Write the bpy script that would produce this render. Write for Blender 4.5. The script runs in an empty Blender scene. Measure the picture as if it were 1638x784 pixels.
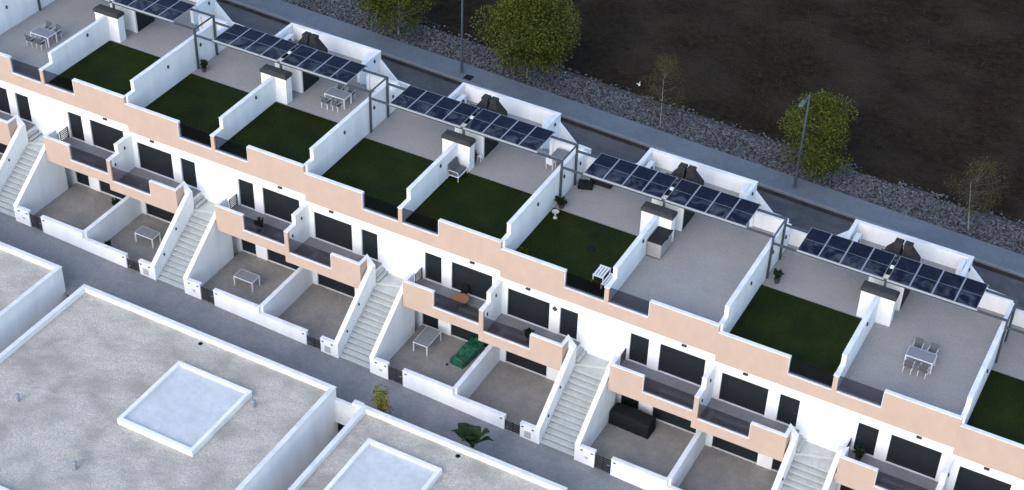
import bpy, math, random
from mathutils import Matrix, Vector, noise
random.seed(7)
SC = bpy.context.scene
COL = SC.collection
R = math.radians

# ------------------------------------------------------------------ camera
cd = bpy.data.cameras.new('camera')
cd.sensor_width = 36.0
cd.lens = 56.35
cd.clip_end = 1500.0
cam = bpy.data.objects.new('camera', cd)
COL.objects.link(cam)
rot = Matrix(((0.88022138, -0.31095388, 0.35849408), (0.47374946, 0.53154713, -0.70215319), (0.02778076, 0.78788663, 0.61519338)))
cam.matrix_world = Matrix.Translation((39.2368, -62.6039, 56.0758)) @ rot.to_4x4()
SC.camera = cam

# ------------------------------------------------------------------ light: soft evening sky, broad glow from the front
SUN_EL, SUN_AZ = R(34), R(184)
W = bpy.data.worlds.new('World')
SC.world = W
W.use_nodes = True
sky = W.node_tree.nodes.new('ShaderNodeTexSky')
sky.sky_type = 'NISHITA'
sky.sun_disc = False
sky.sun_elevation = SUN_EL
sky.sun_rotation = SUN_AZ
sky.air_density = 1.0
sky.dust_density = 1.0
W.node_tree.links.new(sky.outputs[0], W.node_tree.nodes['Background'].inputs[0])
W.node_tree.nodes['Background'].inputs[1].default_value = 0.15
sl = bpy.data.lights.new('sun', 'SUN')
sl.energy = 0.5
sl.angle = R(50)
sl.color = (1.0, 0.95, 0.90)
so = bpy.data.objects.new('sun', sl)
COL.objects.link(so)
sd = Vector((math.sin(SUN_AZ) * math.cos(SUN_EL), math.cos(SUN_AZ) * math.cos(SUN_EL), math.sin(SUN_EL)))
so.rotation_euler = sd.to_track_quat('Z', 'Y').to_euler()
so.location = (0, -30, 40)
vs = SC.view_settings
vs.view_transform = 'Standard'
vs.look = 'None'
vs.exposure = 1.32
vs.gamma = 1.0
vs.use_curve_mapping = False


# ------------------------------------------------------------------ materials
def new_mat(name):
    m = bpy.data.materials.new(name)
    m.use_nodes = True
    return m, m.node_tree.nodes, m.node_tree.links, m.node_tree.nodes['Principled BSDF']


def mottled(name, c1, c2, scale=3.0, rough=0.8, bump=0.0, bscale=30.0, stretch=(1, 1, 1), c3=None, s3=0.3, f3=0.5, metal=0.0, detail=6.0, spec=0.3, bdist=0.02):
    m, n, l, b = new_mat(name)
    geo = n.new('ShaderNodeNewGeometry')
    mp = n.new('ShaderNodeMapping')
    mp.inputs['Scale'].default_value = stretch
    l.new(geo.outputs['Position'], mp.inputs[0])
    t = n.new('ShaderNodeTexNoise')
    t.inputs['Scale'].default_value = scale
    t.inputs['Detail'].default_value = detail
    t.inputs['Roughness'].default_value = 0.65
    l.new(mp.outputs[0], t.inputs['Vector'])
    r = n.new('ShaderNodeValToRGB')
    r.color_ramp.elements[0].position = 0.32
    r.color_ramp.elements[1].position = 0.68
    r.color_ramp.elements[0].color = (*c1, 1)
    r.color_ramp.elements[1].color = (*c2, 1)
    l.new(t.outputs[0], r.inputs[0])
    out = r.outputs[0]
    if c3:
        t3 = n.new('ShaderNodeTexNoise')
        t3.inputs['Scale'].default_value = s3
        t3.inputs['Detail'].default_value = 5.0
        l.new(mp.outputs[0], t3.inputs['Vector'])
        r3 = n.new('ShaderNodeValToRGB')
        r3.color_ramp.elements[0].position = 0.42
        r3.color_ramp.elements[1].position = 0.66
        r3.color_ramp.elements[1].color = (f3, f3, f3, 1)
        r3.color_ramp.elements[0].color = (0, 0, 0, 1)
        l.new(t3.outputs[0], r3.inputs[0])
        mx = n.new('ShaderNodeMix')
        mx.data_type = 'RGBA'
        l.new(r3.outputs[0], mx.inputs[0])
        l.new(out, mx.inputs[6])
        mx.inputs[7].default_value = (*c3, 1)
        out = mx.outputs[2]
    l.new(out, b.inputs['Base Color'])
    b.inputs['Roughness'].default_value = rough
    b.inputs['Metallic'].default_value = metal
    b.inputs['Specular IOR Level'].default_value = spec
    if bump:
        tb = n.new('ShaderNodeTexNoise')
        tb.inputs['Scale'].default_value = bscale
        tb.inputs['Detail'].default_value = 4.0
        l.new(geo.outputs['Position'], tb.inputs['Vector'])
        bn = n.new('ShaderNodeBump')
        bn.inputs['Strength'].default_value = bump
        bn.inputs['Distance'].default_value = bdist
        l.new(tb.outputs[0], bn.inputs['Height'])
        l.new(bn.outputs[0], b.inputs['Normal'])
    return m


def paving(name, c1, c2, mortar, bw, bh, dirt, rot=0.0, msize=0.02, rough=0.8, dscale=0.5):
    m, n, l, b = new_mat(name)
    geo = n.new('ShaderNodeNewGeometry')
    mp = n.new('ShaderNodeMapping')
    mp.inputs['Rotation'].default_value = (0, 0, rot)
    l.new(geo.outputs['Position'], mp.inputs[0])
    br = n.new('ShaderNodeTexBrick')
    br.inputs['Color1'].default_value = (*c1, 1)
    br.inputs['Color2'].default_value = (*c2, 1)
    br.inputs['Mortar'].default_value = (*mortar, 1)
    br.inputs['Scale'].default_value = 1.0
    br.inputs['Mortar Size'].default_value = msize
    br.inputs['Brick Width'].default_value = bw
    br.inputs['Row Height'].default_value = bh
    l.new(mp.outputs[0], br.inputs['Vector'])
    t = n.new('ShaderNodeTexNoise')
    t.inputs['Scale'].default_value = dscale
    t.inputs['Detail'].default_value = 9.0
    t.inputs['Roughness'].default_value = 0.7
    l.new(geo.outputs['Position'], t.inputs['Vector'])
    r = n.new('ShaderNodeValToRGB')
    r.color_ramp.elements[0].position = 0.3
    r.color_ramp.elements[1].position = 0.72
    r.color_ramp.elements[0].color = (*dirt, 1)
    r.color_ramp.elements[1].color = (1, 1, 1, 1)
    l.new(t.outputs[0], r.inputs[0])
    t2 = n.new('ShaderNodeTexNoise')
    t2.inputs['Scale'].default_value = 7.0
    t2.inputs['Detail'].default_value = 5.0
    t2.inputs['Roughness'].default_value = 0.8
    l.new(geo.outputs['Position'], t2.inputs['Vector'])
    r2 = n.new('ShaderNodeValToRGB')
    r2.color_ramp.elements[0].position = 0.33
    r2.color_ramp.elements[1].position = 0.67
    r2.color_ramp.elements[0].color = (.86, .86, .865, 1)
    r2.color_ramp.elements[1].color = (1.12, 1.115, 1.10, 1)
    l.new(t2.outputs[0], r2.inputs[0])
    m2 = n.new('ShaderNodeMix')
    m2.data_type = 'RGBA'
    m2.blend_type = 'MULTIPLY'
    m2.inputs[0].default_value = 1.0
    l.new(br.outputs[0], m2.inputs[6])
    l.new(r2.outputs[0], m2.inputs[7])
    mx = n.new('ShaderNodeMix')
    mx.data_type = 'RGBA'
    mx.blend_type = 'MULTIPLY'
    mx.inputs[0].default_value = 1.0
    l.new(m2.outputs[2], mx.inputs[6])
    l.new(r.outputs[0], mx.inputs[7])
    l.new(mx.outputs[2], b.inputs['Base Color'])
    b.inputs['Roughness'].default_value = rough
    b.inputs['Specular IOR Level'].default_value = 0.25
    return m


def plain(name, c, rough=0.5, metal=0.0, spec=0.5):
    m, n, l, b = new_mat(name)
    geo = n.new('ShaderNodeNewGeometry')
    t = n.new('ShaderNodeTexNoise')
    t.inputs['Scale'].default_value = 14.0
    t.inputs['Detail'].default_value = 4.0
    l.new(geo.outputs['Position'], t.inputs['Vector'])
    r = n.new('ShaderNodeValToRGB')
    r.color_ramp.elements[0].color = (c[0] * .8, c[1] * .8, c[2] * .8, 1)
    r.color_ramp.elements[1].color = (min(1, c[0] * 1.12), min(1, c[1] * 1.12), min(1, c[2] * 1.12), 1)
    l.new(t.outputs[0], r.inputs[0])
    l.new(r.outputs[0], b.inputs['Base Color'])
    b.inputs['Roughness'].default_value = rough
    b.inputs['Metallic'].default_value = metal
    b.inputs['Specular IOR Level'].default_value = spec
    return m


M = {}
M['white'] = mottled('white_render', (.76, .76, .75), (.83, .83, .82), 1.2, .85, .25, 60, (1, 1, .22), c3=(.60, .605, .60), s3=1.1, f3=.35)
M['coping'] = mottled('white_coping', (.66, .665, .67), (.76, .765, .77), 5, .7, .1, 40, c3=(.52, .53, .53), s3=1.3, f3=.6)
M['tan'] = mottled('tan_render', (.462, .336, .262), (.495, .362, .285), 2.0, .9, .35, 50, (1, 1, .6), c3=(.42, .305, .235), s3=.8, f3=.4)
M['paver'] = paving('terrace_paver', (.325, .311, .29), (.313, .30, .28), (.29, .278, .26), .4, .2, (.84, .84, .86), rot=R(0), msize=.012)
M['balcony_floor'] = paving('balcony_tile', (.26, .25, .245), (.25, .24, .235), (.22, .215, .215), .45, .45, (.75, .75, .75), msize=.012)
M['patio_floor'] = paving('patio_tile', (.31, .285, .26), (.295, .27, .248), (.275, .255, .235), .3, .3, (.66, .68, .70), msize=.008, dscale=.8)
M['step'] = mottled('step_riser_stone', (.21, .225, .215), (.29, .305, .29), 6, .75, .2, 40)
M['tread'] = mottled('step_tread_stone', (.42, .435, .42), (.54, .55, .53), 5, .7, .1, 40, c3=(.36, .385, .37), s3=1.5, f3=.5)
M['cap'] = mottled('dark_cap_slate', (.03, .031, .033), (.06, .06, .06), 8, .8, .5, 30, spec=.1)
M['anthracite'] = plain('anthracite_metal', (.022, .025, .030), .5)
M['steel'] = plain('pergola_steel', (.055, .068, .08), .45, .2)
M['alu'] = plain('aluminium_frame', (.30, .32, .35), .45, .3)
M['fascia'] = plain('pale_aluminium', (.36, .38, .41), .5)
M['gate'] = plain('gate_black_metal', (.018, .019, .022), .45)
M['lens'] = plain('lamp_lens', (.35, .35, .34), .3)
M['hood'] = mottled('barbecue_hood_brick', (.022, .021, .021), (.045, .042, .041), 9, .85, .5, 25, spec=.1)
M['white_plastic'] = plain('white_plastic', (.72, .73, .74), .4)
M['white_metal'] = plain('white_metal', (.70, .71, .72), .35)
M['grey_fabric'] = mottled('grey_fabric', (.075, .08, .088), (.115, .12, .13), 20, .95, .3, 90)
M['grey_top'] = mottled('grey_table_top', (.17, .175, .18), (.22, .225, .23), 6, .5)
M['taupe'] = mottled('taupe_resin', (.30, .28, .265), (.36, .34, .32), 6, .6, .1, 40)
M['dark_lid'] = mottled('dark_resin_lid', (.012, .010, .013), (.022, .02, .023), 6, .6, spec=.15)
M['black_cover'] = mottled('black_cover_cloth', (.006, .0065, .008), (.015, .016, .018), 5, .8, .25, 8, bdist=.03, spec=.15)
M['green_cover'] = mottled('green_tarpaulin', (.004, .050, .026), (.010, .105, .055), 5, .38, .6, 7, c3=(.02, .15, .085), s3=5, f3=.5, bdist=.06, spec=.5)
M['wood'] = mottled('brown_wood', (.22, .10, .04), (.32, .16, .07), 6, .55, .1, 40, (1, 8, 1))
M['terracotta'] = mottled('dark_pot', (.05, .04, .035), (.08, .065, .055), 8, .8)
M['stone_pale'] = mottled('pale_cast_stone', (.42, .39, .34), (.55, .52, .46), 10, .9, .3, 40)
M['rubber'] = plain('dark_rubber', (.010, .010, .012), .8, 0, .1)
M['bark'] = mottled('pale_bark', (.20, .18, .15), (.32, .29, .25), 12, .9, .5, 40, (1, 1, .3))
M['bark_dark'] = mottled('dark_bark', (.05, .043, .035), (.09, .08, .065), 12, .9)
M['lamp_post'] = plain('lamp_post_paint', (.07, .085, .10), .5, .2)
M['asphalt'] = mottled('asphalt', (.050, .052, .056), (.085, .086, .088), 1.2, .9, .4, 60, c3=(.12, .112, .108), s3=.35, f3=.6)
M['gutter'] = mottled('gutter_dirt', (.010, .009, .008), (.030, .026, .022), 3, .95, .5, 30, c3=(.05, .04, .034), s3=1.2, f3=.6)
M['kerb'] = mottled('kerb_stone', (.16, .165, .17), (.22, .225, .23), 3, .85, .2, 40)
M['footway'] = paving('footway_slab', (.145, .166, .186), (.135, .154, .172), (.12, .137, .154), .4, .4, (.72, .74, .78), msize=.008, dscale=.35)
M['street'] = paving('street_paver', (.28, .275, .27), (.25, .245, .24), (.21, .21, .21), .2, .1, (.62, .64, .68), msize=.006, dscale=.45)
M['soil'] = mottled('dark_soil', (.015, .0112, .0078), (.030, .0228, .0165), 2.2, 1.0, 1.0, 5, spec=0.0, c3=(.042, .033, .0245), s3=.22, f3=.6, bdist=.2)
M['verge_soil'] = mottled('verge_earth', (.03, .027, .024), (.07, .063, .057), 3, 1.0, .6, 20)
M['gravel'] = mottled('roof_gravel', (.36, .325, .275), (.62, .565, .485), 9, .95, .9, 16, c3=(.30, .275, .235), s3=.6, f3=.75, bdist=.05)
M['upstand'] = mottled('roof_membrane', (.50, .51, .51), (.60, .61, .61), 3, .85, .2, 30, c3=(.42, .43, .42), s3=.8, f3=.35)
M['paper'] = plain('white_paper', (.72, .70, .66), .8)
M['meter'] = plain('grey_meter_cover', (.42, .43, .43), .5)


def stone_mat():
    m, n, l, b = new_mat('rubble_stone')
    a = n.new('ShaderNodeNewGeometry')
    r = n.new('ShaderNodeValToRGB')
    cr = r.color_ramp
    cr.elements[0].color = (.05, .052, .056, 1)
    cr.elements[1].color = (.145, .146, .15, 1)
    e = cr.elements.new(.45)
    e.color = (.085, .09, .098, 1)
    l.new(a.outputs['Random Per Island'], r.inputs[0])
    l.new(r.outputs[0], b.inputs['Base Color'])
    b.inputs['Roughness'].default_value = .95
    b.inputs["Specular IOR Level"].default_value = .1
    return m


def leaf_mat(name, cs, trans=.25, patch=False):
    m, n, l, b = new_mat(name)
    a = n.new('ShaderNodeNewGeometry')
    r = n.new('ShaderNodeValToRGB')
    cr = r.color_ramp
    cr.elements[0].color = (*cs[0], 1)
    cr.elements[1].color = (*cs[-1], 1)
    for i, c in enumerate(cs[1:-1]):
        e = cr.elements.new((i + 1) / (len(cs) - 1))
        e.color = (*c, 1)
    l.new(a.outputs['Random Per Island'], r.inputs[0])
    outc = r.outputs[0]
    if patch:
        tn = n.new('ShaderNodeTexNoise')
        tn.inputs['Scale'].default_value = .55
        tn.inputs['Detail'].default_value = 6
        l.new(a.outputs['Position'], tn.inputs['Vector'])
        rr = n.new('ShaderNodeValToRGB')
        rr.color_ramp.elements[0].position = .3
        rr.color_ramp.elements[1].position = .7
        rr.color_ramp.elements[0].color = (.62, .66, .6, 1)
        rr.color_ramp.elements[1].color = (1.35, 1.25, 1.1, 1)
        l.new(tn.outputs[0], rr.inputs[0])
        mm = n.new('ShaderNodeMix')
        mm.data_type = 'RGBA'
        mm.blend_type = 'MULTIPLY'
        mm.inputs[0].default_value = 1
        l.new(outc, mm.inputs[6])
        l.new(rr.outputs[0], mm.inputs[7])
        outc = mm.outputs[2]
    l.new(outc, b.inputs['Base Color'])
    b.inputs['Roughness'].default_value = .6
    b.inputs["Specular IOR Level"].default_value = .1
    tr = n.new('ShaderNodeBsdfTranslucent')
    l.new(outc, tr.inputs[0])
    mx = n.new('ShaderNodeMixShader')
    mx.inputs[0].default_value = trans
    l.new(b.outputs[0], mx.inputs[1])
    l.new(tr.outputs[0], mx.inputs[2])
    l.new(mx.outputs[0], n['Material Output'].inputs[0])
    return m


M['stones'] = stone_mat()
M['leaf_tree'] = leaf_mat('tree_leaf', [(.020, .030, .006), (.045, .062, .010), (.085, .098, .016), (.150, .140, .026)])
M['leaf_sparse'] = leaf_mat('sparse_leaf', [(.030, .028, .012), (.060, .055, .020), (.100, .085, .030)])
M['leaf_weed'] = leaf_mat('weed_blade', [(.012, .012, .006), (.028, .025, .012), (.05, .042, .022)], .1)
M['leaf_shrub'] = leaf_mat('shrub_leaf', [(.05, .07, .010), (.13, .14, .018), (.28, .25, .03)])
M['leaf_dark'] = leaf_mat('dark_leaf', [(.006, .014, .006), (.014, .030, .012), (.030, .052, .020)], .1)
M['grass'] = leaf_mat('lawn_blade', [(.004, .0085, .0003), (.0105, .0195, .0010), (.024, .038, .003)], .05, True)
M['lawn_base'] = mottled('lawn_backing', (.006, .012, .004), (.012, .024, .007), 5, 1.0, .5, 60)


def solar_mat():
    m, n, l, b = new_mat('solar_cells')
    tc = n.new('ShaderNodeTexCoord')
    br = n.new('ShaderNodeTexBrick')
    br.offset = 0.0
    br.inputs['Color1'].default_value = (.003, .0045, .013, 1)
    br.inputs['Color2'].default_value = (.0042, .006, .016, 1)
    br.inputs['Mortar'].default_value = (.012, .015, .026, 1)
    br.inputs['Mortar Size'].default_value = .006
    br.inputs['Brick Width'].default_value = .19
    br.inputs['Row Height'].default_value = .095
    br.inputs['Scale'].default_value = 1.0
    l.new(tc.outputs['Object'], br.inputs['Vector'])
    geo = n.new('ShaderNodeNewGeometry')
    t = n.new('ShaderNodeTexNoise')
    t.inputs['Scale'].default_value = .9
    t.inputs['Detail'].default_value = 5
    t.inputs['Distortion'].default_value = 1.6
    l.new(geo.outputs['Position'], t.inputs['Vector'])
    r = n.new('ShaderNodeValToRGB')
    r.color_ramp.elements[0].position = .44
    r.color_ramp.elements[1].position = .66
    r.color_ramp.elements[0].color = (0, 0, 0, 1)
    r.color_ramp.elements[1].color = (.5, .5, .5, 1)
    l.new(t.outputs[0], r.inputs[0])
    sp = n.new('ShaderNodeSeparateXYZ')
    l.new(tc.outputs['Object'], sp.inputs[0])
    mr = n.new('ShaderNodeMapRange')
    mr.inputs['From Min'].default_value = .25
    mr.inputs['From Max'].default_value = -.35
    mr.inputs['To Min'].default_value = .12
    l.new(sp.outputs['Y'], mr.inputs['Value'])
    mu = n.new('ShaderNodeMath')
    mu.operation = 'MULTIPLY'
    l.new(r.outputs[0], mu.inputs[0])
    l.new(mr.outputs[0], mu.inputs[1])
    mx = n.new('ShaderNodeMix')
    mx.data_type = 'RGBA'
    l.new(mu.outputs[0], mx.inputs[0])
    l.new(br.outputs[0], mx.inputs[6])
    mx.inputs[7].default_value = (.10, .11, .125, 1)  # pale swirls: cloudy reflections painted into the colour, mostly on the lower half
    l.new(mx.outputs[2], b.inputs['Base Color'])
    b.inputs['Roughness'].default_value = .22
    b.inputs['Specular IOR Level'].default_value = .07
    return m


def glass_mat():
    m, n, l, b = new_mat('smoked_glass')
    tr = n.new('ShaderNodeBsdfTransparent')
    tr.inputs[0].default_value = (.60, .585, .61, 1)
    gl = n.new('ShaderNodeBsdfGlossy')
    gl.inputs['Roughness'].default_value = .05
    gl.inputs['Color'].default_value = (.8, .8, .8, 1)
    mx = n.new('ShaderNodeMixShader')
    mx.inputs[0].default_value = .035
    l.new(tr.outputs[0], mx.inputs[1])
    l.new(gl.outputs[0], mx.inputs[2])
    l.new(mx.outputs[0], n['Material Output'].inputs[0])
    return m


def shutter_mat():
    m, n, l, b = new_mat('roller_shutter')
    geo = n.new('ShaderNodeNewGeometry')
    w = n.new('ShaderNodeTexWave')
    w.bands_direction = 'Z'
    w.inputs['Scale'].default_value = 3.2
    w.inputs['Distortion'].default_value = 0.0
    l.new(geo.outputs['Position'], w.inputs['Vector'])
    bn = n.new('ShaderNodeBump')
    bn.inputs['Strength'].default_value = .5
    bn.inputs['Distance'].default_value = .01
    l.new(w.outputs[0], bn.inputs['Height'])
    l.new(bn.outputs[0], b.inputs['Normal'])
    t = n.new('ShaderNodeTexNoise')
    t.inputs['Scale'].default_value = 2.0
    l.new(geo.outputs['Position'], t.inputs['Vector'])
    r = n.new('ShaderNodeValToRGB')
    r.color_ramp.elements[0].color = (.008, .011, .014, 1)
    r.color_ramp.elements[1].color = (.015, .019, .023, 1)
    l.new(t.outputs[0], r.inputs[0])
    l.new(r.outputs[0], b.inputs['Base Color'])
    b.inputs['Roughness'].default_value = .6
    b.inputs['Specular IOR Level'].default_value = .2
    return m


M['solar'] = solar_mat()
M['glass'] = glass_mat()
M['shutter'] = shutter_mat()


# ------------------------------------------------------------------ mesh helpers
class MB:
    def __init__(s):
        s.v = []
        s.f = []

    def add(s, vs, fs):
        o = len(s.v)
        s.v += [tuple(p) for p in vs]
        s.f += [tuple(i + o for i in f) for f in fs]
        return s

    def box(s, x0, x1, y0, y1, z0, z1):
        x0, x1 = min(x0, x1), max(x0, x1)
        return s.add([(x0, y0, z0), (x1, y0, z0), (x1, y1, z0), (x0, y1, z0), (x0, y0, z1), (x1, y0, z1), (x1, y1, z1), (x0, y1, z1)],
                     [(0, 3, 2, 1), (4, 5, 6, 7), (0, 1, 5, 4), (1, 2, 6, 5), (2, 3, 7, 6), (3, 0, 4, 7)])

    def cbox(s, x0, x1, y0, y1, z0, z1, c=.02):
        """box with a chamfered top"""
        x0, x1 = min(x0, x1), max(x0, x1)
        r0 = [(x0, y0), (x1, y0), (x1, y1), (x0, y1)]
        r1 = [(x0 + c, y0 + c), (x1 - c, y0 + c), (x1 - c, y1 - c), (x0 + c, y1 - c)]
        v = [(x, y, z0) for x, y in r0] + [(x, y, z1 - c) for x, y in r0] + [(x, y, z1) for x, y in r1]
        f = [(3, 2, 1, 0), (8, 9, 10, 11)]
        for b in (0, 4):
            for i in range(4):
                j = (i + 1) % 4
                f.append((b + i, b + j, b + 4 + j, b + 4 + i))
        return s.add(v, f)

    def prism(s, poly, axis, a, b):
        """extrude a 2-D polygon; axis 'y': poly is (x,z); 'x': (y,z); 'z': (x,y)"""
        def P(p, t):
            return {'y': (p[0], t, p[1]), 'x': (t, p[0], p[1]), 'z': (p[0], p[1], t)}[axis]
        n = len(poly)
        v = [P(p, a) for p in poly] + [P(p, b) for p in poly]
        f = [tuple(range(n)), tuple(range(2 * n - 1, n - 1, -1))]
        for i in range(n):
            j = (i + 1) % n
            f.append((i, i + n, j + n, j))
        return s.add(v, f)

    def tube(s, p0, p1, r0, r1=None, n=8, caps=True):
        p0, p1 = Vector(p0), Vector(p1)
        r1 = r0 if r1 is None else r1
        d = (p1 - p0).normalized()
        a = d.orthogonal().normalized()
        b = d.cross(a)
        v = []
        for p, r in ((p0, r0), (p1, r1)):
            for i in range(n):
                t = 2 * math.pi * i / n
                v.append(p + (a * math.cos(t) + b * math.sin(t)) * r)
        f = [(i, (i + 1) % n, n + (i + 1) % n, n + i) for i in range(n)]
        if caps:
            f += [tuple(range(n - 1, -1, -1)), tuple(range(n, 2 * n))]
        return s.add(v, f)

    def lathe(s, prof, n=14, c=(0, 0, 0)):
        v = []
        for r, z in prof:
            for i in range(n):
                t = 2 * math.pi * i / n
                v.append((c[0] + r * math.cos(t), c[1] + r * math.sin(t), c[2] + z))
        f = []
        for k in range(len(prof) - 1):
            for i in range(n):
                j = (i + 1) % n
                f.append((k * n + i, k * n + j, (k + 1) * n + j, (k + 1) * n + i))
        f.append(tuple(range(n - 1, -1, -1)))
        f.append(tuple((len(prof) - 1) * n + i for i in range(n)))
        return s.add(v, f)

    def mirror(s):
        m = MB()
        m.v = [(-x, y, z) for x, y, z in s.v]
        m.f = [tuple(reversed(f)) for f in s.f]
        return m

    def build(s, name, mat, parent=None, smooth=False):
        me = bpy.data.meshes.new(name)
        me.from_pydata(s.v, [], s.f)
        me.update()
        bm_fix(me)
        me.materials.append(M[mat] if isinstance(mat, str) else mat)
        if smooth:
            for p in me.polygons:
                p.use_smooth = True
        o = bpy.data.objects.new(name, me)
        COL.objects.link(o)
        if parent:
            o.parent = parent
        return o


def bm_fix(me):
    if len(me.polygons) > 5000:
        return
    import bmesh
    bm = bmesh.new()
    bm.from_mesh(me)
    bmesh.ops.recalc_face_normals(bm, faces=bm.faces)
    bm.to_mesh(me)
    bm.free()


def tag(o, label=None, cat=None, group=None, kind=None):
    if label:
        o['label'] = label
    if cat:
        o['category'] = cat
    if group:
        o['group'] = group
    if kind:
        o['kind'] = kind
    return o


def thing(name, label, cat, loc=(0, 0, 0), rz=0.0, group=None):
    o = bpy.data.objects.new(name, None)
    o.empty_display_size = .3
    COL.objects.link(o)
    o.location = loc
    o.rotation_euler = (0, 0, rz)
    return tag(o, label, cat, group)


KIDS = {}


def copy_tree(o, parent=None):
    c = o.copy()
    COL.objects.link(c)
    c.parent = parent
    for ch in list(o.children):
        if ch.name in COL.objects:
            copy_tree(ch, c)
    return c


def place(proto, locs, labels, group):
    """first spot moves the prototype itself, the others get copies"""
    kids_src = proto
    out = []
    copies = [proto] + [copy_tree(kids_src) for _ in locs[1:]]
    for o, p, lb in zip(copies, locs, labels):
        o.location = p
        o['label'] = lb
        o['group'] = group
        out.append(o)
    return out


# ------------------------------------------------------------------ dimensions (metres, relative to a block: party wall at x = 0, roof floor z = 0)
WU = 6.6                 # width of one home
PER, DZ = 13.2, -0.433   # block period along the row and its step down the slope
SLOPE = DZ / PER
ZF1, ZGF = -3.555, -7.2
ORD = ['first', 'second', 'third', 'fourth', 'fifth', 'sixth', 'seventh']
KS = [-3, -2, -1, 0, 1, 2, 3]


def blk(k, x, y, z):
    return (PER * k + x, y, DZ * k + z)


# ------------------------------------------------------------------ setting: ground sheets follow the slope of the row
def sheet(name, x0, x1, y0, y1, z0, mat, nx=1, ny=1, amp=0.0, fr=.3, kind='structure', thick=0.0):
    m = MB()
    for j in range(ny + 1):
        for i in range(nx + 1):
            x = x0 + (x1 - x0) * i / nx
            y = y0 + (y1 - y0) * j / ny
            z = z0 + SLOPE * x
            if amp:
                z += amp * noise.fractal(Vector((x * fr, y * fr, 3.1)), 1.0, 2.0, 4)
            m.v.append((x, y, z))
    for j in range(ny):
        for i in range(nx):
            a = j * (nx + 1) + i
            m.f.append((a, a + 1, a + nx + 2, a + nx + 1))
    o = m.build(name, mat)
    o['kind'] = kind
    return o


ZST = -6.90   # front street level at x = 0
ZRD = -3.25   # back road level at x = 0
sheet('ground', -400, 400, -400, 13.6, -13.0, 'street')
sheet('street', -75, 75, -9.2, -5.0, ZST, 'street', 60, 1)
sheet('road', -400, 400, 9.0, 19.2, ZRD, 'asphalt', 40, 1)
sheet('gutter', -90, 90, 18.68, 19.09, ZRD + .004, 'gutter', 60, 1)


def kerb_strip(name, y0, y1, z0, h, mat):
    m = MB()
    x0, x1 = -400, 400
    v = []
    for x in (x0, x1):
        z = z0 + SLOPE * x
        v += [(x, y0, z - .2), (x, y0, z + h), (x, y1, z + h), (x, y1, z - .2)]
    m.add(v, [(0, 4, 5, 1), (1, 5, 6, 2), (2, 6, 7, 3), (0, 1, 2, 3), (7, 6, 5, 4)])
    o = m.build(name, mat)
    o['kind'] = 'structure'
    return o


kerb_strip('kerb', 19.10, 19.26, ZRD, .14, 'kerb')
kerb_strip('pavement', 19.264, 21.15, ZRD, .136, 'footway')
sheet('verge', -400, 400, 21.154, 24.4, ZRD + .03, 'verge_soil')
sheet('field', -110, 110, 24.0, 110, ZRD - .02, 'soil', 220, 86, .35, .22)
sheet('terrain', -400, 400, 109, 500, ZRD - .1, 'soil')


# rubble strip between pavement and field: far too many stones to count
def rubble():
    m = MB()
    rnd = random.Random(3)
    phi = (1 + 5 ** .5) / 2
    base = [Vector(p).normalized() for p in [(-1, phi, 0), (1, phi, 0), (-1, -phi, 0), (1, -phi, 0), (0, -1, phi), (0, 1, phi), (0, -1, -phi), (0, 1, -phi), (phi, 0, -1), (phi, 0, 1), (-phi, 0, -1), (-phi, 0, 1)]]
    fs = [(0, 11, 5), (0, 5, 1), (0, 1, 7), (0, 7, 10), (0, 10, 11), (1, 5, 9), (5, 11, 4), (11, 10, 2), (10, 7, 6), (7, 1, 8), (3, 9, 4), (3, 4, 2), (3, 2, 6), (3, 6, 8), (3, 8, 9), (4, 9, 5), (2, 4, 11), (6, 2, 10), (8, 6, 7), (9, 8, 1)]
    n = 24000
    for _ in range(n):
        x = rnd.uniform(-52, 34)
        y = rnd.uniform(21.2, 23.9)
        if rnd.random() < .04:
            y = rnd.uniform(23.9, 24.7)
        r = rnd.uniform(.04, .092) * (1.35 if rnd.random() < .15 else 1)
        sc = Vector((r * rnd.uniform(.8, 1.6), r * rnd.uniform(.7, 1.2), r * rnd.uniform(.5, .9)))
        q = Matrix.Rotation(rnd.uniform(0, 6.28), 3, 'Z') @ Matrix.Rotation(rnd.uniform(-.5, .5), 3, 'X')
        z = ZRD + SLOPE * x + .05 + rnd.uniform(0, .10)
        m.add([q @ Vector((p.x * sc.x * rnd.uniform(.75, 1.15), p.y * sc.y * rnd.uniform(.75, 1.15), p.z * sc.z * rnd.uniform(.75, 1.15))) + Vector((x, y, z)) for p in base], fs)
    o = m.build('rubble', 'stones')
    tag(o, 'strip of grey rubble stones between the pavement and the dark field', 'stones', kind='stuff')


rubble()


def weeds():
    m = MB()
    rnd = random.Random(77)
    for _ in range(1500):
        x = rnd.uniform(-60, 45)
        y = 24.3 + rnd.expovariate(.10)
        if y > 75 or noise.noise(Vector((x * .13, y * .13, 1.7))) < .02:
            continue
        z = ZRD - .02 + SLOPE * x + .35 * noise.fractal(Vector((x * .22, y * .22, 3.1)), 1.0, 2.0, 4)
        for _b in range(9):
            a = rnd.uniform(0, 6.28)
            h = rnd.uniform(.12, .4)
            r = rnd.uniform(0, .25)
            px, py = x + r * math.cos(a), y + r * math.sin(a)
            m.add([(px - .02, py, z), (px + .02, py, z), (px + math.cos(a) * h * .5, py + math.sin(a) * h * .5, z + h)], [(0, 1, 2)])
    o = m.build('weeds', 'leaf_weed')
    tag(o, 'dry weeds scattered over the dark field', 'weeds', kind='stuff')


weeds()


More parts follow.
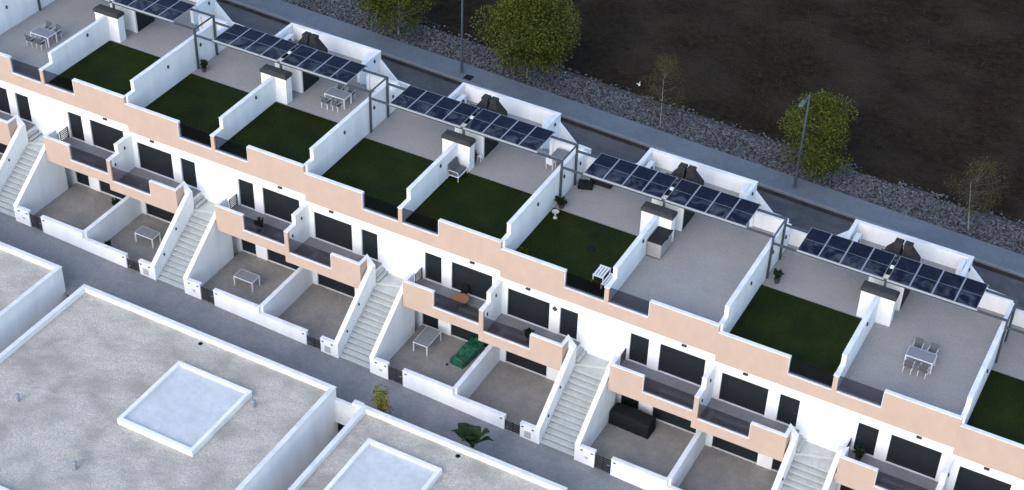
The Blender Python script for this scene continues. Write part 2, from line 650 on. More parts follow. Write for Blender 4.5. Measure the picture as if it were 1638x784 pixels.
# ------------------------------------------------------------------ one block of four homes (two mirrored halves)
def wall_open(m, x0, x1, z0, z1, y0, y1, ops):
    xs = sorted({x0, x1, *[o[0] for o in ops], *[o[1] for o in ops]})
    for a, b in zip(xs, xs[1:]):
        mid = (a + b) / 2
        zz = z0
        for o in sorted([o for o in ops if o[0] < mid < o[1]], key=lambda o: o[2]):
            if o[2] > zz:
                m.box(a, b, y0, y1, zz, o[2])
            zz = o[3]
        if zz < z1:
            m.box(a, b, y0, y1, zz, z1)


def make_house():
    H = thing('terrace_house', '', 'house')
    E = WU - .002
    # facade with openings
    ops = []
    for s in (-1, 1):
        for a, b, z0, z1 in [(1.62, 2.74, ZF1, -1.508), (3.41, 6.09, ZF1, -1.508), (1.40, 2.52, ZGF, -5.1), (3.38, 6.09, ZGF, -5.1)]:
            ops.append((min(s * a, s * b), max(s * a, s * b), z0, z1))
    m = MB()
    wall_open(m, -E, E, ZGF - .6, -.05, 0, .25, ops)
    m.box(-E, E, .25, 10.72, ZGF - .6, -.05)
    m.box(-3.28, 3.28, 10.72, 13.26, ZGF - .6, -.05)
    m.build('wall', 'white', H)
    for s in (-1, 1):
        for a, b, z0, z1, nm in [(1.62, 2.74, ZF1, -1.508, 'door'), (3.41, 6.09, ZF1, -1.508, 'window_shutter'), (1.40, 2.52, ZGF, -5.1, 'door'), (3.38, 6.09, ZGF, -5.1, 'window_shutter')]:
            d = MB().box(s * (a + .002), s * (b - .002), .11, .2, z0 + .02, z1 - .002).build(nm, 'shutter', H)
            MB().box(s * a, s * b, .02, .11, z0 - .01, z0 + .03).build('sill', 'coping', d)
            if nm == 'door':
                MB().tube((s * (a + .12), .06, z0 + 1.0), (s * (a + .24), .06, z0 + 1.0), .015, n=6).tube((s * (a + .12), .06, z0 + 1.0), (s * (a + .12), .115, z0 + 1.0), .012, n=6).build('handle', 'gate', d)
            else:
                for xx in (a + .02, b - .02):
                    MB().box(s * (xx - .02), s * (xx + .02), .085, .11, z0 + .032, z1 - .01).build('guide_rail', 'anthracite', d)
    # tan parapet band: high round the ends, low in the middle behind the glass
    P = 2.577
    m = MB()
    m.box(-P, P, -.045, .16, -.87, .01)
    for s in (-1, 1):
        m.box(s * P, s * E, -.045, .16, -.87, 1.134)
    m.box(-.13, .13, -.045, .16, .01, 1.045)
    m.build('parapet', 'tan', H)
    m = MB()
    for s in (-1, 1):
        m.cbox(s * (P - .03), s * E, -.065, .19, 1.134, 1.178, .012)
        m.box(s * (P - .03), s * P, -.06, .185, .055, 1.134)
        m.cbox(s * .13, s * (P - .03), -.065, .19, .01, .052, .012)
    m.cbox(-.16, .16, -.07, .19, 1.045, 1.088, .012)
    m.build('parapet_coping', 'coping', H)
    for s in (-1, 1):
        g = MB().box(s * .15, s * (P - .05), .045, .06, .075, 1.08).build('glass_panel', 'glass', H)
        MB().box(s * .14, s * (P - .035), .03, .075, .052, .075).build('clamp_rail', 'alu', g)
    # roof floor
    m = MB()
    m.box(-E, E, .16, 10.71, -.05, 0)
    m.box(-3.286, 3.286, 10.71, 13.268, -.05, 0)
    for s in (-1, 1):
        m.box(s * 3.286, s * 3.498, 10.71, 10.897, -.05, 0)
    m.build('terrace_floor', 'paver', H)
    # party wall in the middle and its chimney
    MB().prism([(.16, 0), (.16, 1.045), (.93, 1.045), (.93, 1.75), (6.40, 1.75), (6.40, 0)], 'x', -.125, .125).build('party_wall', 'white', H)
    MB().prism([(.165, 1.05), (.96, 1.05), (.96, 1.085), (.165, 1.085)], 'x', -.14, .14).prism([(.905, 1.755), (6.40, 1.755), (6.40, 1.79), (.905, 1.79)], 'x', -.14, .14).build('party_wall_coping', 'coping', H)
    c = MB().box(-.943, .943, 6.405, 7.0, 0, 1.847).build('chimney', 'white', H)
    m = MB().cbox(-1.0, 1.0, 6.34, 7.07, 1.847, 2.06, .03)
    m.cbox(-.93, .93, 6.40, 7.01, 2.055, 2.13, .03)
    m.build('chimney_cap', 'cap', c)
    # end party wall (right end of each block, carried over the step in level)
    MB().prism([(.17, DZ), (.17, 1.14), (.86, 1.14), (.86, 1.86), (9.35, 1.86), (9.35, 1.02), (10.6, 1.02), (10.6, DZ)], 'x', 6.478, 6.722).build('party_wall', 'white', H)
    MB().prism([(.175, 1.145), (.89, 1.145), (.89, 1.18), (.175, 1.18)], 'x', 6.463, 6.737).prism([(.835, 1.865), (9.37, 1.865), (9.37, 1.90), (.835, 1.90)], 'x', 6.463, 6.737).build('party_wall_coping', 'coping', H)
    # stair head box between the two terraces, with dark doors on its sides
    b = MB().box(-1.0, 1.0, 8.0, 9.96, 0, 2.2).build('stair_head', 'white', H)
    for s in (-1, 1):
        MB().box(s * .99, s * 1.03, 8.14, 9.90, .02, 2.05).build('side_door', 'shutter', b)
    MB().cbox(-1.05, 1.05, 7.95, 10.0, 2.2, 2.25, .02).build('flat_roof', 'cap', b)
    # back parapets
    m = MB()
    m.box(-3.5, 3.5, 13.27, 13.47, -4.6, 1.06)
    for s in (-1, 1):
        m.box(s * 3.29, s * 3.5, 10.9, 13.27, -4.6, 1.06)
        m.box(s * 4.45, s * 6.476, 10.62, 10.82, -.05, 1.02)
        m.box(s * 4.25, s * 4.45, 10.5, 10.86, -.05, 1.02)
        m.prism([(s * 3.5, .46), (s * 4.74, -.74), (s * 5.75, -.80), (s * 5.75, -5.0), (s * 3.5, -5.0)], 'y', 13.28, 13.46)
    m.build('back_parapet', 'white', H)
    m = MB()
    m.cbox(-3.53, 3.53, 13.25, 13.49, 1.06, 1.10, .012)
    for s in (-1, 1):
        m.cbox(s * 3.27, s * 3.52, 10.88, 13.25, 1.06, 1.10, .012)
        m.cbox(s * 4.24, s * 6.476, 10.60, 10.84, 1.02, 1.06, .012)
    m.build('back_coping', 'coping', H)
    # steps from the terrace down to the back yard
    for s in (-1, 1):
        MB().box(s * 3.51, s * 6.47, 10.83, 13.27, -4.6, -1.15).build('yard_bounce_floor', 'tread', H)  # raised pale floor, added to bounce light into the dark back gap
        for i in range(5):
            MB().box(s * 3.512, s * 4.24, 10.85 + i * .28, 11.13 + i * .28, -1.149, -.18 * (i + 1)).build('back_step', 'step', H)
    # lights: oval bulkheads on the +x faces, small boxes on the facade
    spots = [(.128, 4.32, 1.42, 1), (6.724, 4.15, 1.20, 1), (6.724, 7.5, 1.1, 1), (6.724, 9.7, .7, 1), (-6.476, 8.52 - 13.2 * 0, 1.3, 0), (3.502, 12.65, .72, 1)]
    for x, y, z, ok in spots:
        if not ok:
            continue
        l = MB()
        l.lathe([(.10, 0), (.10, .05), (.07, .075)], 10)
        l.v = [(x + q[2], y + q[0] * .75, z + q[1] * 1.35) for q in l.v]
        l = l.build('wall_light', 'anthracite', H)
    for s in (-1, 1):
        l = MB().cbox(s * 4.65, s * 4.93, -.10, -.001, -1.06, -.94, .015).build('facade_light', 'cap', H)
        MB().box(s * 4.69, s * 4.89, -.085, -.02, -1.075, -1.06).build('lens', 'lens', l)
    # balconies
    YB = -2.195
    for s in (-1, 1):
        t = MB()
        t.prism([(s * 1.45, -4.071), (s * 1.45, -2.234), (s * 3.455, -2.234), (s * 3.455, -3.345), (s * 6.46, -3.345), (s * 6.46, -4.071)], 'y', YB, YB + .17)
        t.box(s * 1.45, s * 1.51, YB + .17, -1.46, -4.071, -2.234)
        t.build('balcony_parapet', 'tan', H)
        MB().box(s * 1.51, s * 1.62, YB + .171, -1.462, -4.06, -2.236).build('balcony_inner_wall', 'white', H)
        c = MB()
        c.cbox(s * 1.43, s * 3.485, YB - .02, YB + .19, -2.234, -2.192, .012)
        c.cbox(s * 1.43, s * 1.64, YB + .19, -1.46, -2.234, -2.192, .012)
        c.box(s * 3.457, s * 3.485, YB - .015, YB + .185, -3.30, -2.234)
        c.cbox(s * 3.457, s * 6.46, YB - .02, YB + .19, -3.345, -3.303, .012)
        c.build('balcony_coping', 'coping', H)
        f = MB().box(s * 1.36, s * 6.46, YB + .17, 0, -4.071, ZF1 - .04)
        f.build('balcony_slab', 'white', H)
        MB().box(s * 1.36, s * 6.46, YB + .17, .018, ZF1 - .04, ZF1).build('balcony_floor', 'balcony_floor', H)
        g = MB().box(s * 3.50, s * 6.44, YB + .08, YB + .095, -3.28, -2.26).build('glass_panel', 'glass', H)
        MB().box(s * 3.49, s * 6.45, YB + .065, YB + .11, -3.303, -3.28).build('clamp_rail', 'alu', g)
    # divider between the balconies of neighbouring blocks
    z0 = -4.071 + DZ
    MB().box(6.46, 6.74, YB - .012, YB + .17, z0, -2.235).build('balcony_pillar', 'tan', H)
    MB().prism([(YB + .17, z0), (YB + .17, -2.235), (-1.34, -2.235), (-1.34, -1.58), (-.001, -1.58), (-.001, z0)], 'x', 6.465, 6.735).build('balcony_divider', 'white', H)
    c = MB()
    c.cbox(6.45, 6.75, YB - .025, -1.32, -2.235, -2.195, .012)
    c.cbox(6.45, 6.75, -1.36, -.001, -1.58, -1.54, .012)
    c.build('divider_coping', 'coping', H)
    for y, z in ((-.75, -2.1), (-1.75, -2.75)):
        l = MB()
        l.lathe([(.085, 0), (.085, .045), (.06, .065)], 10)
        l.v = [(6.737 + q[2], y + q[0] * .6, z + q[1] * 1.5) for q in l.v]
        l.build('wall_light', 'anthracite', H)
    return H


house = make_house()
hl = {-3: 'white terrace block cut off at the left edge, uppermost of the row',
      -2: 'second white terrace block from the upper left end of the row',
      -1: 'third white terrace block from the upper left end of the row',
      0: 'white and tan terrace block with two roof lawns and a grey loveseat on top',
      1: 'white and tan terrace block with roof storage box and black covered furniture in its patio',
      2: 'sixth white terrace block counted from the upper left, lower right of the storage box',
      3: 'white terrace block cut off at the lower right corner, last of the row'}
houses = place(house, [blk(k, 0, 0, 0) for k in KS], [hl[k] for k in KS], 'terrace blocks stepping down the row')


# ------------------------------------------------------------------ outside stairs up to the first floor
def make_stairs():
    S = thing('exterior_staircase', '', 'staircase')
    z0, rise, y0, go = -6.95, .189, -5.22, .291
    for i in range(14):
        zt = z0 + rise * (i + 1)
        ya = y0 + go * i
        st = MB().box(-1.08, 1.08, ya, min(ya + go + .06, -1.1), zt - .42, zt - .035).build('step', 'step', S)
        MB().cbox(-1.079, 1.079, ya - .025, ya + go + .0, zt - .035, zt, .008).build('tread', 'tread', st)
    zl = z0 + rise * 14
    MB().prism([(-1.08, -1.15), (1.08, -1.15), (1.08, 0), (-1.08, 0)], 'z', zl - .5, zl - .004).build('landing', 'tread', S)
    w = MB().prism([(-1.08, -1.12), (1.08, -.34), (1.08, -.002), (-1.08, -.002)], 'z', zl - .02, zl + .16).build('winder_step', 'tread', S)
    for s in (-1, 1):
        for i in range(3):
            xa = .93 + i * .22
            zt = zl + .16 + .155 * (i + 1)
            st = MB().box(s * xa, s * (1.36 if i < 2 else 1.60), -.72 + (.0 if s > 0 else -.34), -.003, zl - .3, min(zt, ZF1 - .02) - .03).build('upper_step', 'step', S)
            MB().box(s * (xa - .02), s * (xa + .22 if i < 2 else 1.60), -.73 + (.0 if s > 0 else -.34), -.003, min(zt, ZF1 - .02) - .03, min(zt, ZF1 - .02)).build('tread', 'tread', st)
    for s in (-1, 1):
        ye = -.76 if s > 0 else -1.12
        prof = [(-5.34, -7.5), (-5.34, -5.80), (-1.48, -2.84), (ye, -2.84), (ye, -7.5)]
        MB().prism(prof, 'x', s * 1.085, s * 1.355).build('side_wall', 'white', S)
        cp = [(-5.37, -5.82), (-5.37, -5.775), (-1.49, -2.797), (ye + .0, -2.797), (ye + .0, -2.838), (-1.475, -2.838), (-5.33, -5.795)]
        MB().prism(cp, 'x', s * 1.07, s * 1.37).build('side_coping', 'coping', S)
        # splayed piece that ties the stair wall to the balcony corner
        MB().prism([(s * 1.645, -2.19), (s * 1.09, -2.79), (s * 1.09, -3.9), (s * 1.645, -3.9)], 'y', -1.455, -1.22 if s > 0 else -1.125).build('corner_wall', 'white', S)
        # pier beside the gate
        pr = MB().box(s * 1.357, s * 2.294, -5.34, -5.12, -7.5, -5.83).build('pier', 'white', S)
        MB().cbox(s * 1.357, s * 2.31, -5.37, -5.09, -5.83, -5.788, .012).build('pier_coping', 'coping', pr)
        for a in (1.50, 2.14):
            MB().cbox(s * (a - .07), s * (a + .07), -5.375, -5.341, -6.02, -5.95, .008).build('step_light', 'anthracite', pr)
        if s < 0:
            MB().box(s * 1.62, s * 2.02, -5.36, -5.341, -6.72, -6.24).build('meter_cover', 'meter', pr)
        else:
            MB().box(s * 1.72, s * 1.92, -5.355, -5.341, -6.52, -6.36).build('letter_slot', 'meter', pr)
    for y, z in ((-3.02, -4.42), (-4.35, -5.5)):
        l = MB()
        l.lathe([(.085, 0), (.085, .045), (.06, .065)], 10)
        l.v = [(-1.083 + q[2], y + q[0] * .7, z + q[1] * 1.2) for q in l.v]
        l.build('wall_light', 'anthracite', S)
    # small slatted gate at the head of the stairs
    g = MB()
    for y in (-.74, -.03):
        g.box(1.40, 1.45, y - .025, y + .025, ZF1 - .1, -2.72)
    g = g.build('gate_post', 'gate', S)
    for i in range(6):
        z = ZF1 + .08 + i * .135
        MB().box(1.41, 1.44, -.715, -.055, z, z + .06).build('slat', 'gate', S)
    return S


stairs = make_stairs()
pn = {-3: 'leftmost block', -2: 'second block from the left', -1: 'third block from the left', 0: 'loveseat block', 1: 'storage box block', 2: 'sixth block from the left', 3: 'last block at lower right'}
place(stairs, [blk(k, 0, 0, 0) for k in KS], ['pale stone outside stairs between white walls, ' + pn[k] for k in KS], 'outside staircases to the first floors')


# ------------------------------------------------------------------ front garden walls, dividers, gates
def make_front_wall():
    t = thing('garden_wall', '', 'wall')
    MB().box(3.297, 6.598, -5.34, -5.12, -7.9, -5.83).build('wall_body', 'white', t)
    MB().cbox(3.28, 6.598, -5.37, -5.09, -5.83, -5.788, .012).build('coping', 'coping', t)
    MB().cbox(3.43, 3.57, -5.375, -5.341, -6.03, -5.96, .008).build('wall_lamp', 'anthracite', t)
    return t


fw_r = make_front_wall()
fw_l = thing('garden_wall', '', 'wall')
for ch in list(fw_r.children):
    b = MB()
    b.v = [tuple(v.co) for v in ch.data.vertices]
    b.f = [tuple(p.vertices) for p in ch.data.polygons]
    b.mirror().build(ch.name.split('.')[0], ch.data.materials[0], fw_l)
lr = ['low white front wall right of the stairs, ' + pn[k] for k in KS]
ll = ['low white front wall left of the stairs, ' + pn[k] for k in KS]
lr[3] = 'low white wall in front of the patio with white table and green cover'
ll[4] = 'low white wall in front of the empty patio left of the right staircase'
place(fw_r, [blk(k, 0, 0, 0) for k in KS], lr, 'low front garden walls')
place(fw_l, [blk(k, 0, 0, 0) for k in KS], ll, 'low front garden walls')

dv = thing('dividing_wall', '', 'wall')
MB().box(6.48, 6.74, -5.12, -.002, -8.2, -5.83).build('wall_body', 'white', dv)
MB().cbox(6.465, 6.755, -5.09, -.002, -5.83, -5.79, .012).build('coping', 'coping', dv)
ld = ['white patio dividing wall at the right end, ' + pn[k] for k in KS]
ld[3] = 'white wall between the green-cover patio and the empty patio'
place(dv, [blk(k, 0, 0, 0) for k in KS], ld, 'dividing walls between front patios')


def make_gate(s):
    t = thing('metal_gate', '', 'gate')
    f = MB()
    for x in (2.315, 2.79, 3.275):
        f.box(s * (x - .02), s * (x + .02), -5.26, -5.21, -7.05, -5.93)
    f.build('frame', 'gate', t)
    for i in range(8):
        z = -7.02 + i * .135
        MB().box(s * 2.335, s * 3.255, -5.255, -5.225, z, z + .07).build('slat', 'gate', t)
    MB().tube((s * 3.17, -5.29, -6.4), (s * 3.05, -5.29, -6.4), .014, n=6).tube((s * 3.17, -5.29, -6.4), (s * 3.17, -5.24, -6.4), .012, n=6).build('handle', 'alu', t)
    return t


lgr = ['black slatted gate right of the stairs, ' + pn[k] for k in KS]
lgl = ['black slatted gate left of the stairs, ' + pn[k] for k in KS]
lgr[3] = 'black slatted gate to the patio with the white table'
lgl[4] = 'black slatted gate to the empty patio left of the right staircase'
place(make_gate(1), [blk(k, 0, 0, -.02) for k in KS], lgr, 'black patio gates')
place(make_gate(-1), [blk(k, 0, 0, -.16) for k in KS], lgl, 'black patio gates')

for k in KS:
    for s in (-1, 1):
        o = MB().box(s * 1.36, s * 6.47, -5.12, .10, -.4, 0).build('patio', 'patio_floor')
        o.location = blk(k, 0, 0, ZGF)
        o['kind'] = 'structure'


# ------------------------------------------------------------------ solar pergolas
def make_pergola():
    t = thing('solar_pergola', '', 'pergola')
    X0 = -6.413
    for y in (7.0, 9.0):
        MB().box(X0 - .06, X0 + .06, y - .06, y + .06, 0, 2.984).build('post', 'steel', t)
    MB().box(X0 - .04, X0 + .04, 7.06, 8.94, 2.90, 2.984).build('tie_beam', 'steel', t)
    MB().box(.04, .16, 7.08, 7.20, 0, 2.40).build('post', 'steel', t)
    MB().box(.04, .16, 9.20, 9.32, 2.25, 2.42).build('post', 'steel', t)
    for y in (7.05, 9.0):
        MB().box(X0 + .06, 6.727, y - .05, y + .05, 2.42, 2.54).build('beam', 'steel', t)
    for (x0, nn) in ((-4.98, 4), (.20, 4)):
        for y in (7.02, 9.33):
            MB().box(x0 - .03, x0 + 4.96, y - .035, y + .035, 2.545, 2.585).build('mounting_rail', 'alu', t)
        MB().box(x0 - .03, x0 + 4.96, 6.965, 6.995, 2.53, 2.60).build('front_fascia', 'fascia', t)
        for i in range(4):
            a = x0 + i * 1.235
            b = a + 1.195
            g = MB().box(-.5975 + .022, .5975 - .022, -1.18 + .022, 1.18 - .022, -.012, .012)
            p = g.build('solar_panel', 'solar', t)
            p.location = ((a + b) / 2, 8.175, 2.618)
            p.rotation_euler = (R(random.uniform(-.25, .25)), 0, 0)
            f = MB()
            f.box(-.5975, .5975, -1.18, -1.158, -.02, .016).box(-.5975, .5975, 1.158, 1.18, -.02, .016)
            f.box(-.5975, -.5755, -1.158, 1.158, -.02, .016).box(.5755, .5975, -1.158, 1.158, -.02, .016)
            f.box(-.575, .575, -.009, .009, .0125, .0145)
            f.build('frame', 'alu', p)
            if i < 3:
                MB().box(b + .004, b + .036, 7.0, 9.35, 2.59, 2.645).build('joint_rail', 'alu', t)
    MB().box(-.02, .17, 8.1, 8.3, 2.56, 2.66).build('inverter', 'white_plastic', t)
    return t


lp = ['dark blue solar panels on a steel pergola, ' + pn[k] for k in KS]
lp[3] = 'dark blue solar panels on a steel pergola above the loveseat terrace'
lp[4] = 'dark blue solar panels on a steel pergola above the birdbath terrace'
place(make_pergola(), [blk(k, 0, 0, 0) for k in KS], lp, 'solar pergolas on the roof terraces')


# ------------------------------------------------------------------ barbecue hoods and air conditioners behind the panels
def make_hood(s):
    t = thing('barbecue_hood', '', 'barbecue')
    a, b = s * .015, s * 1.0
    MB().box(a, b, 10.2, 11.0, 0, 1.25).build('body', 'white', t)
    c0, c1 = s * .09, s * .46
    lo = [(a, 10.15, 1.252), (b, 10.15, 1.252), (b, 11.05, 1.252), (a, 11.05, 1.252)]
    md = [(x, y, 1.72) for x, y, z in lo]
    hi = [(c0, 10.42, 2.50), (c1, 10.42, 2.50), (c1, 10.82, 2.50), (c0, 10.82, 2.50)]
    m = MB().add(lo + md + hi, [(3, 2, 1, 0), (0, 1, 5, 4), (1, 2, 6, 5), (2, 3, 7, 6), (3, 0, 4, 7), (4, 5, 9, 8), (5, 6, 10, 9), (6, 7, 11, 10), (7, 4, 8, 11), (8, 9, 10, 11)])
    m.build('hood', 'hood', t)
    MB().cbox(s * .05, s * .50, 10.38, 10.86, 2.50, 2.68, .02).build('cowl', 'hood', t)
    return t


HZ = .002
for s, nm in ((-1, 'left'), (1, 'right')):
    lh = [f'dark barbecue hood, {nm} one behind the solar panels, ' + pn[k] for k in KS]
    lh[3] = f'dark barbecue hood, {nm} one behind the panels above the loveseat terrace'
    place(make_hood(s), [blk(k, 0, 0, HZ) for k in KS], lh, 'barbecue hoods behind the solar panels')


def make_ac(label, loc, rz):
    t = thing('air_conditioner', label, 'air conditioner', loc, rz, 'air conditioners on the back terraces')
    MB().cbox(-.17, .17, -.45, .45, .08, .78, .02).build('casing', 'white_plastic', t)
    g = MB().lathe([(.27, 0), (.27, .015)], 16)
    g.v = [(.172 + z, x - .1, .43 + y) for x, y, z in g.v]
    g.build('fan_grille', 'anthracite', t)
    for y in (-.35, .35):
        MB().box(-.17, .17, y - .03, y + .03, 0, .08).build('foot', 'rubber', t)
    return t


for k in KS:
    nm = {0: 'behind the panels above the loveseat terrace', -1: 'at the top left back terrace corner', 1: 'behind the panels above the birdbath terrace'}.get(k, 'behind the panels, ' + pn[k])
    make_ac('white air conditioner by the left back wall ' + nm if k != -1 else 'white air conditioner by the left back wall, third block from the left', blk(k, -3.0, 12.25, 0), 0)
    make_ac('white air conditioner against the right back wall ' + nm, blk(k, 3.06, 12.55, 0.25), 0)


# ------------------------------------------------------------------ roof lawns
def lawn_mesh():
    m = MB()
    rnd = random.Random(11)
    m.box(.13, 6.47, .17, 6.28, .003, .022)
    for _ in range(9000):
        x, y = rnd.uniform(.15, 6.45), rnd.uniform(.19, 6.26)
        a = rnd.uniform(0, 6.28)
        w = .012
        h = rnd.uniform(.025, .06)
        dx, dy = math.cos(a) * w, math.sin(a) * w
        lx, ly = rnd.uniform(-.03, .03), rnd.uniform(-.03, .03)
        m.add([(x - dx, y - dy, .02), (x + dx, y + dy, .02), (x + lx, y + ly, .02 + h)], [(0, 1, 2)])
    return m


lw = lawn_mesh().build('lawn', 'grass')
first = True
for k in KS:
    for s in (-1, 1):
        if (k, s) in ((1, 1), (-2, -1), (2, 1)):
            continue
        o = lw if first else lw.copy()
        if not first:
            COL.objects.link(o)
        first = False
        o.location = blk(k, -6.6 if s < 0 else 0, 0, 0)
        nm = {(0, -1): 'left roof terrace, beside the chimney wall', (0, 1): 'roof terrace with the grey loveseat', (1, -1): 'roof terrace with the birdbath'}.get((k, s), f'{"left" if s < 0 else "right"} roof terrace, ' + pn[k])
        tag(o, 'dark green lawn on the ' + nm, 'lawn', 'lawns on the roof terraces', 'stuff')


# ------------------------------------------------------------------ leaf helpers
def leaf(m, p, d, up, L, wd):
    d = d.normalized()
    sd_ = d.cross(up)
    if sd_.length < 1e-3:
        sd_ = d.orthogonal()
    sd_ = sd_.normalized() * wd
    m.add([p, p + d * L * .45 + sd_, p + d * L, p + d * L * .45 - sd_], [(0, 1, 2, 3)])


def rvec(rnd):
    while True:
        v = Vector((rnd.uniform(-1, 1), rnd.uniform(-1, 1), rnd.uniform(-1, 1)))
        if .05 < v.length < 1:
            return v.normalized()


def foliage(rnd, clumps, per, size, spread):
    m = MB()
    for c, r in clumps:
        for _ in range(int(per * r * r)):
            v = rvec(rnd)
            p = Vector(c) + v * r * (rnd.random() ** .4) * spread
            leaf(m, p, (v + rvec(rnd) * .9 + Vector((0, 0, -.25))), rvec(rnd), size * rnd.uniform(.6, 1.3), size * .32)
    return m


def tree(label, x, y, h, rad, seed, mat, nclump, per, size, trunk_r, zb=.9, group='street trees along the rubble strip'):
    rnd = random.Random(seed)
    z0 = ZRD + SLOPE * x + .03
    t = thing('street_tree', label, 'tree', (x, y, z0), 0, group)
    tr = MB()
    bend = Vector((rnd.uniform(-.1, .1), rnd.uniform(-.1, .1), 0))
    p0 = Vector((0, 0, 0))
    segs = 5
    top = h * .72
    prev = p0
    for i in range(segs):
        q = Vector((bend.x * (i + 1), bend.y * (i + 1), top * (i + 1) / segs))
        tr.tube(prev, q, trunk_r * (1 - .16 * i), trunk_r * (1 - .16 * (i + 1)), 7)
        prev = q
    clumps = []
    br = MB()
    for i in range(nclump):
        a = rnd.uniform(0, 6.283)
        zz = zb + (h - zb) * rnd.uniform(.05, .97)
        u = (zz - zb) / (h - zb)
        env = rad * (1 - abs(2 * u - .85) ** 2.2 * .6) * (1.0 if u < .9 else .6)
        rr = env * math.sqrt(rnd.uniform(.05, 1.0)) * .88
        c = Vector((rr * math.cos(a), rr * math.sin(a), zz))
        clumps.append((c, rnd.uniform(.22, .82) * rad / 2.6))
        s0 = Vector((bend.x * 2, bend.y * 2, min(top, max(zb * .8, zz - .55 * rr))))
        mid = s0.lerp(c, .55) + Vector((0, 0, -.08 * rr))
        br.tube(s0, mid, trunk_r * .28, trunk_r * .15, 5, False)
        br.tube(mid, c, trunk_r * .15, trunk_r * .06, 5, False)
    bk = 'bark' if mat == 'leaf_tree' else 'bark_dark'
    trk = tr.build('trunk', 'bark', t)
    br.build('branches', bk, trk)
    foliage(rnd, clumps, per, size, 1.15).build('crown', mat, t)
    return t


tree('bushy yellow-green tree beyond the pavement, behind the barbecue hoods', -3.25, 21.9, 6.6, 3.35, 5, 'leaf_tree', 150, 640, .14, .07, 1.9)
tree('sparse thin young tree with few leaves at the right, past the rubble', 7.05, 21.6, 5.4, 1.75, 9, 'leaf_sparse', 60, 380, .085, .045, 1.2)
tree('bushy tree by the far pavement, up the road from the lamp post', -13.6, 21.9, 5.8, 2.6, 15, 'leaf_tree', 110, 520, .14, .085, 1.15)
tree('sparse tree at the upper left, second from the left edge', -24.2, 21.9, 5.0, 1.8, 19, 'leaf_sparse', 60, 420, .085, .06, 1.4)
tree('bushy tree at the far upper left corner', -34.8, 21.9, 5.8, 2.5, 23, 'leaf_tree', 100, 500, .14, .085, 1.15)
tree('bushy tree at the far right beyond the pavement', 17.7, 21.9, 6.0, 2.6, 27, 'leaf_tree', 110, 520, .14, .085, 1.15)
tree('sparse tree at the extreme right beyond the pavement', 28.1, 21.9, 5.2, 1.9, 31, 'leaf_sparse', 60, 420, .085, .06, 1.4)


def lamp(label, x):
    z0 = ZRD + SLOPE * x + .136
    t = thing('street_lamp', label, 'street lamp', (x, 20.05, z0), 0, 'street lamps along the back road')
    MB().lathe([(.16, 0), (.16, .05), (.11, .08), (.11, 1.1), (.085, 1.16), (.06, 7.0)], 10).build('pole', 'lamp_post', t)
    MB().tube((0, 0, 6.9), (0, -1.1, 7.15), .04, .03, 7).build('arm', 'lamp_post', t)
    h = MB().cbox(-.14, .14, -1.75, -1.05, 7.10, 7.2, .03).build('lamp_head', 'lamp_post', t)
    MB().box(-.1, .1, -1.65, -1.2, 7.085, 7.10).build('lens', 'lens', h)


lamp('grey street lamp post standing on the back pavement, near the bushy tree', -7.35)
lamp('grey street lamp post at the upper left on the back pavement', -32.0)
lamp('grey street lamp post at the right on the back pavement', 17.2)
o = MB().cbox(-.3, .3, -.3, .3, 0, .012, .004).build('manhole_cover', 'rubber')
o.location = (-6.62, 19.72, ZRD + SLOPE * -6.62 + .137)
tag(o, 'dark square inspection cover in the pavement beside the lamp post', 'manhole cover')


def litter(label, x, y, s):
    m = MB()
    rnd = random.Random(int(x * 100))
    for i in range(5):
        p = Vector((rnd.uniform(-s, s) * .5, rnd.uniform(-s, s), .1 + rnd.uniform(0, s)))
        leaf(m, p, rvec(rnd), rvec(rnd), s * 1.3, s * .6)
    m.box(-s * .4, s * .4, -s * .3, s * .3, 0, .14)
    o = m.build('plastic_scrap', 'paper')
    o.location = (x, y, ZRD + SLOPE * x)
    tag(o, label, 'litter')


litter('small white scrap of litter at the field edge near the bushy tree', -1.28, 24.0, .07)
litter('pale scrap of plastic caught beside the sparse tree', 3.7, 25.5, .11)
o = MB()
_r = random.Random(2)
for i in range(7):
    o.cbox(-.7 + i * .22, -.61 + i * .22 + _r.uniform(0, .06), _r.uniform(-.1, .04), _r.uniform(.08, .18), 0, .07, .015)
o = o.build('brick_debris', mottled('broken_brick', (.045, .028, .025), (.075, .05, .044), 8, .9))
o.location = (-.2, 24.3, ZRD)
tag(o, 'broken reddish bricks lying along the dark field edge', 'debris')


# ------------------------------------------------------------------ roof terrace furniture
def tubes(pts, r, n=7):
    m = MB()
    for a, b in zip(pts, pts[1:]):
        m.tube(a, b, r, n=n)
    return m


t = thing('loveseat', 'grey cushioned loveseat with white tube arms against the roof terrace wall', 'sofa', (.16, 5.10, 0))
MB().cbox(.08, .70, .08, .56, .34, .50, .03).build('seat_cushion', 'grey_fabric', t)
MB().cbox(.08, .70, .58, 1.06, .34, .50, .03).build('seat_cushion', 'grey_fabric', t)
for a in (.08, .58):
    MB().prism([(.02, .46), (.22, .46), (.10, 1.0), (-.02, 1.0)], 'y', a, a + .48).build('back_cushion', 'grey_fabric', t)
for y in (.02, 1.12):
    tubes([(.74, y, 0), (.74, y, .60), (.66, y, .66), (.10, y, .68), (.04, y, .6), (.0, y, 0)], .022).build('armrest', 'white_metal', t)
f = MB()
f.box(.04, .76, .03, 1.11, .29, .335)
f.build('seat_frame', 'white_metal', t)


